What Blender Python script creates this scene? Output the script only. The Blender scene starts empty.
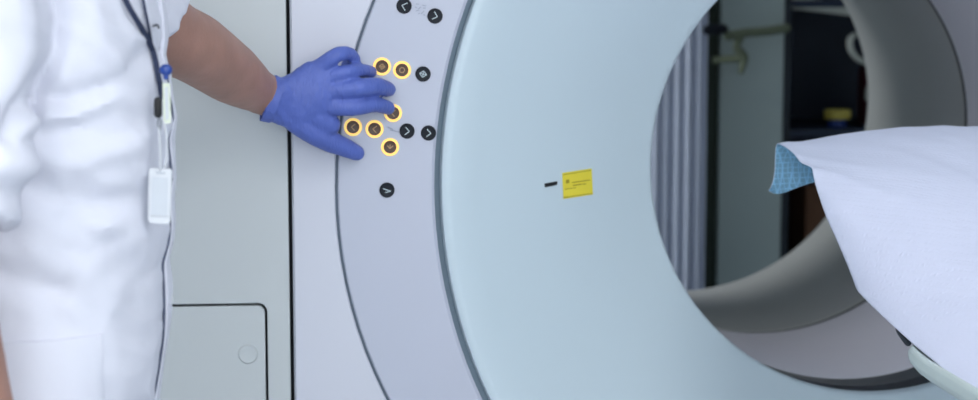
import bpy, bmesh, math, random
from math import sin, cos, pi, sqrt, atan2, radians
from mathutils import Vector as V, Matrix, noise
random.seed(4)
S = bpy.context.scene
COL = S.collection
# ------------------------------------------------------------------ camera
F, YAW, PITCH, CH = 1800.0, 0.0945, 0.115, 1.30
def rowsR():
    a, b = -YAW, PITCH
    Ry = Matrix(((cos(a), 0, sin(a)), (0, 1, 0), (-sin(a), 0, cos(a))))
    Rx = Matrix(((1, 0, 0), (0, cos(b), -sin(b)), (0, sin(b), cos(b))))
    return Rx @ Ry
RR = rowsR()
def at(px, py, Y):
    """point of the world seen at a picture position, on the plane y = Y"""
    d = RR.transposed() @ V(((px - 489) / F, (py - 200) / F, 1))
    k = Y / d.z
    return V((d.x * k, Y, CH - d.y * k))
cd = bpy.data.cameras.new('camera'); cam = bpy.data.objects.new('camera', cd); COL.objects.link(cam)
r_, d_, f_ = [V((RR[i][0], RR[i][2], -RR[i][1])) for i in range(3)]
m = Matrix((r_, -d_, -f_)).transposed().to_4x4(); m.translation = V((0, 0, CH)); cam.matrix_world = m
cd.sensor_width = 36; cd.lens = F / 978 * 36; cd.clip_start = .05
cd.dof.use_dof = True; cd.dof.focus_distance = 2.15; cd.dof.aperture_fstop = 5.6
S.camera = cam
# ------------------------------------------------------------------ materials
def mat(name, c, rough=.5, metal=0, noise_amt=.03, nscale=6, bump=0, bscale=200, emit=0, spec=.5, sss=0, coat=0):
    mt = bpy.data.materials.new(name); mt.use_nodes = True
    nt = mt.node_tree; b = nt.nodes['Principled BSDF']; L = nt.links.new
    b.inputs['Roughness'].default_value = rough; b.inputs['Metallic'].default_value = metal
    b.inputs['Specular IOR Level'].default_value = spec
    tc = nt.nodes.new('ShaderNodeTexCoord')
    n = nt.nodes.new('ShaderNodeTexNoise'); n.inputs['Scale'].default_value = nscale; n.inputs['Detail'].default_value = 3
    L(tc.outputs['Object'], n.inputs['Vector'])
    cr = nt.nodes.new('ShaderNodeValToRGB')
    cr.color_ramp.elements[0].position = .3; cr.color_ramp.elements[1].position = .7
    cr.color_ramp.elements[0].color = [max(0, x * (1 - noise_amt)) for x in c] + [1]
    cr.color_ramp.elements[1].color = [min(1, x * (1 + noise_amt)) for x in c] + [1]
    L(n.outputs['Fac'], cr.inputs['Fac']); L(cr.outputs['Color'], b.inputs['Base Color'])
    if bump:
        n2 = nt.nodes.new('ShaderNodeTexNoise'); n2.inputs['Scale'].default_value = bscale
        L(tc.outputs['Object'], n2.inputs['Vector'])
        bp = nt.nodes.new('ShaderNodeBump'); bp.inputs['Strength'].default_value = bump; bp.inputs['Distance'].default_value = .002
        L(n2.outputs['Fac'], bp.inputs['Height']); L(bp.outputs['Normal'], b.inputs['Normal'])
    if emit:
        L(cr.outputs['Color'], b.inputs['Emission Color']); b.inputs['Emission Strength'].default_value = emit
    if sss:
        b.inputs['Subsurface Weight'].default_value = sss; b.inputs['Subsurface Radius'].default_value = (.01, .004, .002)
        b.inputs['Subsurface Scale'].default_value = .5
    if coat: b.inputs['Coat Weight'].default_value = coat
    return mt
def hexc(h):
    o = []
    for i in (0, 2, 4):
        x = int(h[i:i + 2], 16) / 255; o.append(x / 12.92 if x <= .04045 else ((x + .055) / 1.055) ** 2.4)
    return o
M = {}
M['cover'] = mat('painted_cover', hexc('c9cbd6'), .45, noise_amt=.01, nscale=1.5)
M['side'] = mat('painted_side_cover', hexc('bec3c5'), .45, noise_amt=.01, nscale=1.5)
M['ring'] = mat('control_ring_paint', hexc('b6bac9'), .42, noise_amt=.01, nscale=1.5)
M['funnel'] = mat('pale_blue_paint', hexc('c0cfd8'), .4, noise_amt=.01, nscale=1.5)
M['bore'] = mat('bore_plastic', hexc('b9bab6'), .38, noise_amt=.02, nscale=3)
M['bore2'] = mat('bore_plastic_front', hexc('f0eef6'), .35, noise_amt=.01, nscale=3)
M['rim'] = mat('grey_rim', hexc('8a9498'), .4)
M['gap'] = mat('dark_gap', hexc('20242a'), .7)
M['step'] = mat('slate_step', hexc('738592'), .55)
M['window'] = mat('dark_window_ring', hexc('50545a'), .3)
M['seal'] = mat('slate_seal', hexc('4c5866'), .6)
M['black'] = mat('black_plastic', hexc('0c0d10'), .5)
M['btn'] = mat('button_navy', hexc('10151f'), .45, spec=.2)
M['btnlit'] = mat('button_brown', hexc('4a2c1a'), .4)
M['glow'] = mat('amber_light', hexc('f9cc6c'), .4, emit=.75)
M['gly'] = mat('button_print', hexc('b8c6cc'), .5)
M['glylit'] = mat('button_print_warm', hexc('b08a5c'), .5)
M['print'] = mat('grey_print', hexc('8e96a8'), .6)
M['yellow'] = mat('yellow_sticker', hexc('e0cf3c'), .5)
M['ochre'] = mat('ochre_print', hexc('9a8a20'), .6)
M['white'] = mat('tunic_cotton', hexc('dcdde8'), .85, bump=.5, bscale=34, noise_amt=.01)
M['trouser'] = mat('trouser_cotton', hexc('e6e8f0'), .85, bump=.15, bscale=700)
M['skin'] = mat('skin', hexc('a47c6e'), .5, noise_amt=.09, nscale=26, bump=.15, bscale=300, sss=.08)
M['hair'] = mat('hair', hexc('3a2a20'), .6, noise_amt=.3, nscale=60)
M['navy'] = mat('navy_webbing', hexc('2c3550'), .8)
M['blue'] = mat('blue_plastic', hexc('1c3f8c'), .3)
M['pale'] = mat('pale_plastic', hexc('cfd6c4'), .4)
M['badge'] = mat('white_card', hexc('d2d5da'), .35)
M['card'] = mat('grey_card', hexc('c4c9d0'), .4)
M['steel'] = mat('steel', hexc('a9adb2'), .3, metal=1)
M['seam'] = mat('placket_shadow_navy', hexc('4a5268'), .8)  # tone of the shadow along the placket edge
M['table'] = mat('table_shell', hexc('c3cfcc'), .4)
M['dark'] = mat('dark_foam', hexc('3a4046'), .8)
M['cabinet'] = mat('cabinet_charcoal', hexc('1c2a3e'), .6)
M['cabedge'] = mat('cabinet_side', hexc('16222b'), .5)
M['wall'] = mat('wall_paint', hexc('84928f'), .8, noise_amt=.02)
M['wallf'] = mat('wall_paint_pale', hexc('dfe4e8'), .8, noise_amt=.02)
M['ceil'] = mat('ceiling_paint', hexc('eceff2'), .9)
M['floor'] = mat('vinyl_floor', hexc('b4bcc4'), .35, noise_amt=.05, nscale=30)
M['lampf'] = mat('lamp_diffuser', (1, 1, 1), .5, emit=3)
M['lampw'] = mat('fill_window_glow', (.9, .96, 1), .5, emit=1.2)  # glow of the added fill window
M['door'] = mat('grey_green_door', hexc('a3b3b1'), .5, noise_amt=.02)
M['curtain'] = mat('pleated_curtain', hexc('ccd5e6'), .8)
M['green'] = mat('dark_green_shade', hexc('1b2e22'), .6)  # shade beside the door, put into a colour
M['olive'] = mat('olive_shade', hexc('68725c'), .5)  # soft shade on the door, put into a colour
M['red'] = mat('red_cloth', hexc('4a1420'), .8)
M['brown'] = mat('brown_cardboard', hexc('6a4a34'), .8)
M['cream'] = mat('cream_plastic', hexc('c8cec4'), .5)
M['lid'] = mat('yellow_lid', hexc('d6c862'), .5)
M['shoe'] = mat('white_shoe', hexc('d8d8d8'), .6)
M['lipc'] = mat('lips', hexc('9a5a52'), .5)
M['eye'] = mat('eye_white', hexc('e8e8e8'), .3)
# glove: blue nitrile with fine creases
def glove_mat():
    mt = mat('blue_nitrile', hexc('5467b4'), .48, noise_amt=.06, nscale=18)
    nt = mt.node_tree; L = nt.links.new; b = nt.nodes['Principled BSDF']
    tc = nt.nodes.new('ShaderNodeTexCoord'); mp = nt.nodes.new('ShaderNodeMapping')
    mp.inputs['Rotation'].default_value = (0, radians(-25), 0)
    mp.inputs['Scale'].default_value = (1, .5, .35)
    w = nt.nodes.new('ShaderNodeTexNoise'); w.inputs['Scale'].default_value = 130; w.inputs['Distortion'].default_value = 1.2
    L(tc.outputs['Object'], mp.inputs['Vector']); L(mp.outputs['Vector'], w.inputs['Vector'])
    bp = nt.nodes.new('ShaderNodeBump'); bp.inputs['Strength'].default_value = .5; bp.inputs['Distance'].default_value = .003
    L(w.outputs['Fac'], bp.inputs['Height']); L(bp.outputs['Normal'], b.inputs['Normal'])
    return mt
M['glove'] = glove_mat()
def sheet_mat(name, c, bs=.35, pr=0):
    mt = mat(name, c, .8, noise_amt=.012, nscale=8)
    nt = mt.node_tree; L = nt.links.new; b = nt.nodes['Principled BSDF']
    tc = nt.nodes.new('ShaderNodeTexCoord'); mp = nt.nodes.new('ShaderNodeMapping'); mp.inputs['Rotation'].default_value = (0, 0, radians(45))
    ch = nt.nodes.new('ShaderNodeTexVoronoi'); ch.inputs['Scale'].default_value = 130; ch.distance = 'CHEBYCHEV'
    ch.inputs['Randomness'].default_value = .1
    L(tc.outputs['Object'], mp.inputs['Vector']); L(mp.outputs['Vector'], ch.inputs['Vector'])
    bp = nt.nodes.new('ShaderNodeBump'); bp.inputs['Strength'].default_value = bs; bp.inputs['Distance'].default_value = .002
    if pr:
        rp = nt.nodes.new('ShaderNodeValToRGB'); rp.color_ramp.elements[0].position = .36; rp.color_ramp.elements[1].position = .5
        rp.color_ramp.elements[0].color = list(c) + [1]; rp.color_ramp.elements[1].color = [min(1, x * 1.5) for x in c] + [1]
        L(ch.outputs['Distance'], rp.inputs['Fac']); L(rp.outputs['Color'], b.inputs['Base Color'])
    L(ch.outputs['Distance'], bp.inputs['Height']); L(bp.outputs['Normal'], b.inputs['Normal'])
    return mt
M['sheet'] = sheet_mat('white_paper', hexc('d2d5e8'), .5)
M['sheetblue'] = sheet_mat('blue_paper_backing', hexc('86b4d0'), .4, 1)
# ------------------------------------------------------------------ helpers
def mesh_obj(name, verts, faces, m, parent=None, smooth=True, bevel=0, bseg=2, sub=0, mats=None, midx=None, solid=0):
    me = bpy.data.meshes.new(name); me.from_pydata([tuple(v) for v in verts], [], faces)
    bm = bmesh.new(); bm.from_mesh(me); bmesh.ops.recalc_face_normals(bm, faces=bm.faces); bm.to_mesh(me); bm.free()
    for x in (mats or [m]): me.materials.append(x)
    if midx:
        for p, i in zip(me.polygons, midx): p.material_index = i
    o = bpy.data.objects.new(name, me); COL.objects.link(o)
    if parent: o.parent = parent; o.matrix_parent_inverse = PINV(parent)
    if solid:
        s = o.modifiers.new('s', 'SOLIDIFY'); s.thickness = solid; s.offset = -1
    if bevel:
        b = o.modifiers.new('b', 'BEVEL'); b.width = bevel; b.segments = bseg; b.limit_method = 'ANGLE'; b.angle_limit = radians(35)
    if sub:
        s = o.modifiers.new('u', 'SUBSURF'); s.levels = s.render_levels = sub
    if smooth:
        for p in me.polygons: p.use_smooth = True
        if not sub: me.set_sharp_from_angle(angle=radians(40))
    return o
def PINV(p):
    mw = Matrix.Translation(p.location) if p.parent is None else PWORLD(p)
    return mw.inverted()
def PWORLD(p):
    mw = Matrix.Identity(4); q = p; chain = []
    while q: chain.append(q); q = q.parent
    for q in reversed(chain):
        mw = mw @ (q.matrix_parent_inverse if q.parent else Matrix.Identity(4)) @ Matrix.Translation(q.location)
    return mw
def tag(o, label, cat, group=None):
    o['label'] = label; o['category'] = cat
    if group: o['group'] = group
    return o
def thing(name, label, cat, loc, group=None):
    o = bpy.data.objects.new(name, None); COL.objects.link(o); o.location = loc; o.empty_display_size = .1
    return tag(o, label, cat, group)
def struct(o): o['kind'] = 'structure'; return o
class MB:
    def __init__(s): s.v = []; s.f = []
    def add(s, v, f):
        n = len(s.v); s.v += [V(x) for x in v]; s.f += [tuple(i + n for i in q) for q in f]; return s
    def box(s, a, b):
        x0, y0, z0 = a; x1, y1, z1 = b
        return s.add([(x0, y0, z0), (x1, y0, z0), (x1, y1, z0), (x0, y1, z0), (x0, y0, z1), (x1, y0, z1), (x1, y1, z1), (x0, y1, z1)],
                     [(0, 3, 2, 1), (4, 5, 6, 7), (0, 1, 5, 4), (1, 2, 6, 5), (2, 3, 7, 6), (3, 0, 4, 7)])
    def rings(s, rs, close=True, capped=True):
        n = len(rs[0]); v = [p for r in rs for p in r]; f = []
        for i in range(len(rs) - 1):
            for j in range(n if close else n - 1):
                k = (j + 1) % n; f.append((i * n + j, i * n + k, (i + 1) * n + k, (i + 1) * n + j))
        if capped: f.append(tuple(range(n))[::-1]); f.append(tuple((len(rs) - 1) * n + j for j in range(n)))
        return s.add(v, f)
    def tube(s, pts, rad, n=14, flat=1, round_ends=True, seg=5):
        """swept rounded tube; pts, rad resampled by a spline"""
        P, Rr = spline(pts, rad, seg)
        rs = []; up = V((0, 0, 1)); N = None
        for i, p in enumerate(P):
            t = (P[min(i + 1, len(P) - 1)] - P[max(i - 1, 0)]).normalized()
            if N is None: N = t.cross(up if abs(t.z) < .9 else V((1, 0, 0))).normalized()
            N = (N - t * N.dot(t)).normalized(); B = t.cross(N)
            def ring(c, q): return [c + (N * cos(2 * pi * k / n) + B * sin(2 * pi * k / n) * flat) * q for k in range(n)]
            if i == 0 and round_ends:
                for a in (80, 55, 30): rs.append(ring(p - t * Rr[0] * sin(radians(a)), Rr[0] * cos(radians(a))))
            rs.append(ring(p, Rr[i]))
            if i == len(P) - 1 and round_ends:
                for a in (30, 55, 80): rs.append(ring(p + t * Rr[-1] * sin(radians(a)), Rr[-1] * cos(radians(a))))
        return s.rings(rs)
    def ell(s, c, r, n=20, m=12):
        rs = []
        for i in range(1, m):
            a = pi * i / m; rs.append([V((c[0] + r[0] * sin(a) * cos(2 * pi * k / n), c[1] + r[1] * sin(a) * sin(2 * pi * k / n), c[2] + r[2] * cos(a))) for k in range(n)])
        return s.rings(rs)
    def build(s, name, m, parent=None, **k): return mesh_obj(name, s.v, s.f, m, parent, **k)
def spline(pts, rad, seg):
    pts = [V(p) for p in pts]
    if len(pts) < 3:
        if len(pts) == 2 and seg > 1:
            return [pts[0].lerp(pts[1], i / seg) for i in range(seg + 1)], [rad[0] + (rad[1] - rad[0]) * i / seg for i in range(seg + 1)]
        return pts, list(rad)
    P = []; R = []
    for i in range(len(pts) - 1):
        p0 = pts[max(i - 1, 0)]; p1 = pts[i]; p2 = pts[i + 1]; p3 = pts[min(i + 2, len(pts) - 1)]
        for k in range(seg):
            t = k / seg
            P.append(.5 * ((2 * p1) + (p2 - p0) * t + (2 * p0 - 5 * p1 + 4 * p2 - p3) * t * t + (3 * p1 - p0 - 3 * p2 + p3) * t ** 3))
            R.append(rad[i] + (rad[i + 1] - rad[i]) * t)
    P.append(pts[-1]); R.append(rad[-1]); return P, R
def fuse(mb, voxel, smooth_it=4):
    """union of closed shapes into one smooth skin"""
    me = bpy.data.meshes.new('t'); me.from_pydata([tuple(v) for v in mb.v], [], mb.f)
    bm = bmesh.new(); bm.from_mesh(me); bmesh.ops.recalc_face_normals(bm, faces=bm.faces); bm.to_mesh(me); bm.free()
    o = bpy.data.objects.new('t', me); COL.objects.link(o)
    r = o.modifiers.new('r', 'REMESH'); r.mode = 'VOXEL'; r.voxel_size = voxel
    s = o.modifiers.new('s', 'SMOOTH'); s.iterations = smooth_it; s.factor = .5
    dg = bpy.context.evaluated_depsgraph_get(); ev = o.evaluated_get(dg)
    out = bpy.data.meshes.new_from_object(ev, depsgraph=dg)
    v = [x.co.copy() for x in out.vertices]; f = [tuple(p.vertices) for p in out.polygons]; nn = [x.normal.copy() for x in out.vertices]
    bpy.data.objects.remove(o); bpy.data.meshes.remove(me); bpy.data.meshes.remove(out)
    return v, f, nn
# ------------------------------------------------------------------ room
XL, XR, YB, YF, H = -2.6, 3.6, -2.6, 6.0, 2.75
def slab(name, a, b, m): return struct(MB().box(a, b).build(name, m, smooth=False))
slab('floor', (XL - .1, YB - .1, -.1), (XR + .1, YF + .1, 0), M['floor'])
slab('ceiling', (XL - .1, YB - .1, H), (XR + .1, YF + .1, H + .1), M['ceil'])
slab('wall_left', (XL - .1, YB, 0), (XL, YF, H), M['wallf'])
slab('wall_right', (XR, YB, 0), (XR + .1, YF, H), M['wallf'])
slab('wall_front', (XL - .1, YB - .1, 0), (XR + .1, YB, H), M['wallf'])
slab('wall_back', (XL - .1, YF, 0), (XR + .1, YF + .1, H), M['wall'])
slab('baseboard_back', (XL, YF - .015, 0), (XR, YF, .1), M['rim'])
def lamp(x, y, sx, sy, power, label):
    t = thing('ceiling_light', label, 'light', (x, y, H), 'recessed ceiling lights')
    MB().box((x - sx / 2 - .03, y - sy / 2 - .03, H - .02), (x + sx / 2 + .03, y + sy / 2 + .03, H - .001)).build('frame', M['cover'], t, smooth=False)
    MB().box((x - sx / 2, y - sy / 2, H - .026), (x + sx / 2, y + sy / 2, H - .018)).build('diffuser', M['lampf'], t, smooth=False)
    l = bpy.data.lights.new('panel_lamp', 'AREA'); l.shape = 'RECTANGLE'; l.size = sx; l.size_y = sy; l.energy = power; l.color = (.95, .975, 1)
    o = bpy.data.objects.new('panel_lamp', l); COL.objects.link(o); o.location = (x, y, H - .03)
lamp(-1.0, .4, 1.2, 1.2, 14, 'square ceiling light over the left front of the room')
lamp(1.4, .4, 1.2, 1.2, 14, 'square ceiling light over the patient table')
lamp(-1.0, -1.5, 1.2, 1.2, 14, 'square ceiling light behind the left of the camera')
lamp(1.4, -1.5, 1.2, 1.2, 14, 'square ceiling light behind the right of the camera')
lamp(-1.0, 4.85, 1.0, .7, 52, 'small ceiling light behind the scanner')
wn = struct(MB().box((-1.3, YB + .001, .9), (2.1, YB + .012, 2.1)).build('fill_window', M['lampw'], None, smooth=False))  # unseen window added behind the camera to fill the bore with light
wf = MB()
for q in (((-1.36, .84), (2.16, .9)), ((-1.36, 2.1), (2.16, 2.16)), ((-1.36, .9), (-1.3, 2.1)), ((2.1, .9), (2.16, 2.1)), ((.37, .9), (.43, 2.1))): wf.box((q[0][0], YB + .001, q[0][1]), (q[1][0], YB + .03, q[1][1]))
wf.build('fill_window_frame', M['cover'], wn, smooth=False)
l = bpy.data.lights.new('fill_light', 'AREA'); l.shape = 'RECTANGLE'; l.size = 3.3; l.size_y = 1.2; l.energy = 50; l.color = (.93, .97, 1)  # fill lamp that goes with the added window
o = bpy.data.objects.new('fill_light', l); COL.objects.link(o); o.location = (.4, YB + .04, 1.5); o.rotation_euler = (radians(90), 0, 0)
w = bpy.data.worlds.new('world'); S.world = w; w.use_nodes = True
w.node_tree.nodes['Background'].inputs[0].default_value = (.6, .7, .8, 1); w.node_tree.nodes['Background'].inputs[1].default_value = .3
# ------------------------------------------------------------------ scanner
U = 2.4
Y0 = U; AX = .357 * U; AZ = CH - .108 * U
rD, rL, rS, rR = .291 * U, .1493 * U, .168 * U, .189 * U
yL, yS, yR = 1.112 * U, 1.423 * U, 1.757 * U
sc = thing('scanner_gantry', 'large pale computed tomography scanner with round bore and blue front ring', 'scanner', (AX, Y0 + .6, 0))
GX0 = at(290, 200, Y0).x; GXR = AX + 1.2; GB, GT = .06, 2.06
# outer seam circle, fitted through three points of the front face
def circ3(a, b, c):
    ax, ay, bx, by, cx, cy = a.x, a.z, b.x, b.z, c.x, c.z
    d = 2 * (ax * (by - cy) + bx * (cy - ay) + cx * (ay - by))
    ux = ((ax * ax + ay * ay) * (by - cy) + (bx * bx + by * by) * (cy - ay) + (cx * cx + cy * cy) * (ay - by)) / d
    uz = ((ax * ax + ay * ay) * (cx - bx) + (bx * bx + by * by) * (ax - cx) + (cx * cx + cy * cy) * (bx - ax)) / d
    return ux, uz, sqrt((ax - ux) ** 2 + (ay - uz) ** 2)
ox, oz, orr = circ3(at(374, 0, Y0), at(336.3, 190, Y0), at(388, 400, Y0))
N = 160
def circ(cx, cz, r, y, n=N): return [V((cx + r * cos(2 * pi * k / n), y, cz + r * sin(2 * pi * k / n))) for k in range(n)]
def rect_ring(cx, cz, x0, x1, z0, z1, y, n=N):
    o = []
    for k in range(n):
        c, s = cos(2 * pi * k / n), sin(2 * pi * k / n)
        t = min([(x1 - cx) / c if c > 1e-9 else 1e9, (x0 - cx) / c if c < -1e-9 else 1e9, (z1 - cz) / s if s > 1e-9 else 1e9, (z0 - cz) / s if s < -1e-9 else 1e9])
        o.append(V((cx + c * t, y, cz + s * t)))
    return o
def oc(d, y, n=N):
    # seam around the control ring: its left side is the fitted arc, eased into a circle about the bore axis
    o = []
    for k in range(n):
        t = 2 * pi * k / n; c, s_ = cos(t), sin(t); u, v_ = AX - ox, AZ - oz
        bb = u * c + v_ * s_; rc = -bb + sqrt(max(0, bb * bb - (u * u + v_ * v_ - orr * orr)))
        a = abs(t - pi); w_ = min(1, max(0, (radians(70) - a) / radians(44))); w_ = w_ * w_ * (3 - 2 * w_)
        q = w_ * rc + (1 - w_) * .795 + d
        o.append(V((AX + q * c, y, AZ + q * s_)))
    return o
def loop(name, rs, m, parent=sc, **k):
    b = MB(); b.rings(rs + [rs[0]], capped=False); return b.build(name, m, parent, **k)
X1 = GX0 + .0025
fc = [oc(+.0018, Y0 + .03), oc(+.0018, Y0 + .002), oc(+.0035, Y0),
      rect_ring(AX, AZ, X1 + .003, GXR - .02, GB + .02, GT - .02, Y0), rect_ring(AX, AZ, X1, GXR, GB, GT, Y0 + .004), rect_ring(AX, AZ, X1, GXR, GB, GT, Y0 + .03)]
loop('front_cover', fc, M['cover'])
g = .0045
cr_ = [circ(AX, AZ, rD + g, Y0 + .03), circ(AX, AZ, rD + g, Y0 + .004), circ(AX, AZ, rD + g + .004, Y0),
       oc(-.0035, Y0), oc(-.0018, Y0 + .002), oc(-.0018, Y0 + .03)]
loop('control_ring', cr_, M['ring'])
# blue funnel
prof = [(rD - .0035, Y0 + .03), (rD - .0035, Y0 + .013), (rD - .006, Y0 + .007), (rD - .012, Y0 + .0045), (rD - .02, Y0 + .006)]
for k in range(1, 9):
    t = k / 9; prof.append((rD - .02 + (rL + .012 - rD + .02) * t, Y0 + .006 + (yL - .012 - Y0 - .006) * (t ** 1.0) - .012 * sin(pi * t)))
prof += [(rL + .012, yL - .012), (rL + .004, yL - .006), (rL, yL), (rL + .001, yL + .02), (rL + .03, yL + .03)]
loop('front_funnel', [circ(AX, AZ, r, y) for r, y in prof], M['funnel'])
# rim, gap, liners
def tubering(name, r0, y0, r1, y1, th, m, extra=None):
    rs = [circ(AX, AZ, r0, y0)]
    if extra: rs += [circ(AX, AZ, r, y) for r, y in extra]
    rs += [circ(AX, AZ, r1, y1), circ(AX, AZ, r1 + th, y1), circ(AX, AZ, r0 + th, y0)]
    return loop(name, rs, m)
sl = (rR - rL) / (yR - yL)
def rr(y): return rL + sl * (y - yL)
tubering('entrance_rim', rL + .002, yL + .004, rL + .005, yL + .034, .02, M['rim'])
tubering('gap_ring', rL + .022, yL + .034, rL + .022, yL + .085, .01, M['gap'])
tubering('scan_window', rr(yL + .085) + .002, yL + .085, rr(yL + .165) + .002, yL + .165, .015, M['window'])
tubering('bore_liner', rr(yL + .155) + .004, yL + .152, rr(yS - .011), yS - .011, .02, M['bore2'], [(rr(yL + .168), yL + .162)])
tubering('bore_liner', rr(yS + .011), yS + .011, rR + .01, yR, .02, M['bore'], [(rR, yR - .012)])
tubering('seam_seal', rr(yS - .011) + .0012, yS - .0108, rr(yS + .011) + .0012, yS + .0108, .012, M['gap'])
tubering('rear_rim', rR + .002, yR + .0, rR + .03, yR + .03, .03, M['rim'])
# backing in the joints, gantry body
loop('backing_plate', [circ(AX, AZ, rD - .05, Y0 + .05), circ(AX, AZ, rD - .05, Y0 + .045), circ(AX, AZ, rD - .02, Y0 + .02), circ(AX, AZ, rD + .03, Y0 + .02), circ(AX, AZ, rD + .03, Y0 + .05)], M['step'])
loop('joint_backing', [circ(AX, AZ, rD + .035, Y0 + .031), rect_ring(AX, AZ, X1 + .001, GXR - .03, GB + .02, GT - .02, Y0 + .031), rect_ring(AX, AZ, X1 + .001, GXR - .03, GB + .02, GT - .02, Y0 + .05), circ(AX, AZ, rD + .035, Y0 + .05)], M['step'])
loop('body_shell', [circ(AX, AZ, rR + .04, Y0 + .35), rect_ring(AX, AZ, GX0 + .03, GXR - .004, GB, GT, Y0 + .055), rect_ring(AX, AZ, GX0 + .03, GXR - .004, GB, GT, yR), circ(AX, AZ, rR + .03, yR + .0)], M['cover'])
MB().box((GX0 - .45, Y0 + .2, 0), (GXR - .1, yR - .1, GB + .01)).build('base', M['rim'], sc, bevel=.01)
# side cover with the access hatch
SX0 = GX0 - .60; X2 = GX0 - .0022
hz = at(220, 305.3, Y0).z; hx = at(266.5, 350, Y0).x
def hatch_out(x0, x1, z0, z1, r, y):
    p = [(x0, z0)]; p.append((x1, z0))
    for k in range(7):
        a = pi / 2 * k / 6; p.append((x1 - r + r * cos(a), z1 - r + r * sin(a)))
    p.append((x0, z1)); return [V((x, y, z)) for x, z in p]
hb = .35
# frame polygon around the hatch: pieces in one mesh sharing the outline
gq = .0016
out = hatch_out(SX0 + .25, hx + gq, hb - gq, hz + gq, .012, Y0)
b = MB(); yf, yb = Y0 + .001, Y0 + .03
def plate(b, poly, y0=yf, y1=yb):
    b.rings([[V((p[0], y0, p[1])) for p in poly], [V((p[0], y1, p[1])) for p in poly]])
arc = [(v.x, v.z) for v in out[2:9]]
poly = [(X2, GB), (X2, GT), (SX0, GT), (SX0, GB), (SX0 + .25 - gq, GB), (SX0 + .25 - gq, hz + gq)] + arc[::-1] + [(hx + gq, hb - gq), (SX0 + .25 - gq, hb - gq - .0001), (SX0 + .25 - gq, GB)]
poly = [(X2, GB), (X2, GT), (SX0, GT), (SX0, hz + gq)] + arc[::-1] + [(hx + gq, GB)]
plate(b, poly)
plate(b, [(hx + gq, GB), (hx + gq, hb - gq), (SX0, hb - gq), (SX0, GB)])
plate(b, [(SX0 + .05, hb), (SX0 + .05, hz + gq), (SX0, hz + gq), (SX0, hb)])
b.build('side_cover', M['side'], sc, bevel=.0015)
h = hatch_out(SX0 + .05 + gq, hx - gq, hb, hz - gq, .010, 0)
b = MB(); plate(b, [(v.x, v.z) for v in h])
ht = b.build('access_hatch', M['side'], sc, bevel=.0015)
lc = at(248, 354, Y0 + .001)
b = MB(); b.rings([circ(lc.x, lc.z, .0135, lc.y + .006, 28), circ(lc.x, lc.z, .0135, lc.y - .0008, 28), circ(lc.x, lc.z, .0115, lc.y - .0026, 28), circ(lc.x, lc.z, .006, lc.y - .0016, 28)])
b.build('push_latch', M['side'], ht)
MB().box((SX0 + .002, Y0 + .032, GB + .002), (GX0 + .02, yR - .3, GT - .002)).build('side_body', M['gap'], sc)
loop('joint_seal', [oc(-.0019, Y0 + .0022), oc(+.0019, Y0 + .0022), oc(+.0019, Y0 + .02), oc(-.0019, Y0 + .02)], M['seal'])
# buttons
rad_c = V((AX, 0, AZ))
def glyph(b, kind, c, ang, s, y):
    """strokes of a symbol, lying on the panel"""
    def P(u, v): return V((c.x + u * cos(ang) - v * sin(ang), y, c.z + u * sin(ang) + v * cos(ang)))
    def stroke(p, q, w=.0011):
        p, q = V(p) * s, V(q) * s; d = (q - p).normalized(); n = V((-d.y, d.x)) * w / 2
        pts = [p - n, q - n, q + n, p + n]
        b.rings([[P(*x) for x in pts], [P(*x) + V((0, .0006, 0)) for x in pts]])
    D = {'left': [((.35, .6), (-.35, 0)), ((-.35, 0), (.35, -.6))], 'right': [((-.3, .6), (.35, 0)), ((.35, 0), (-.3, -.6))],
         'down': [((-.55, .3), (0, -.3)), ((0, -.3), (.55, .3)), ((0, .5), (0, -.2))],
         'move': [((-.55, 0), (0, .5)), ((0, .5), (.55, 0)), ((.55, 0), (0, -.5)), ((0, -.5), (-.55, 0)), ((-.5, 0), (.5, 0)), ((0, -.3), (0, .3))],
         'hex': [((-.5, 0), (-.25, .45)), ((-.25, .45), (.25, .45)), ((.25, .45), (.5, 0)), ((.5, 0), (.25, -.45)), ((.25, -.45), (-.25, -.45)), ((-.25, -.45), (-.5, 0))],
         'slope': [((-.6, .25), (.1, 0)), ((.1, 0), (.6, -.15)), ((-.3, -.35), (.6, -.15))]}
    for p, q in D[kind]: stroke(p, q)
btns = [(404, 6, 0, 'left', 'dark round button with a left chevron, at the top of the ring'), (435, 16, 0, 'right', 'dark round button with a right chevron, at the top of the ring'),
        (423, 74, 0, 'move', 'dark round button with a diamond symbol'), (407, 131, 0, 'right', 'dark round button with a chevron, nearer the hand'),
        (428.5, 133, 0, 'right', 'dark round button with a chevron, farther from the hand'), (387, 190, 0, 'slope', 'dark round button alone below the others'),
        (382, 66.5, 1, 'move', 'amber lit button beside the ring finger'), (402, 70, 1, 'hex', 'amber lit button with a hexagon symbol'),
        (393, 113, 1, 'left', 'amber lit button under the index fingertip'), (353, 127, 1, 'left', 'amber lit button beside the thumb web'),
        (374.5, 129, 1, 'left', 'amber lit button with a left chevron between two others'), (390, 147, 1, 'down', 'amber lit button with a down arrow')]
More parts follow.
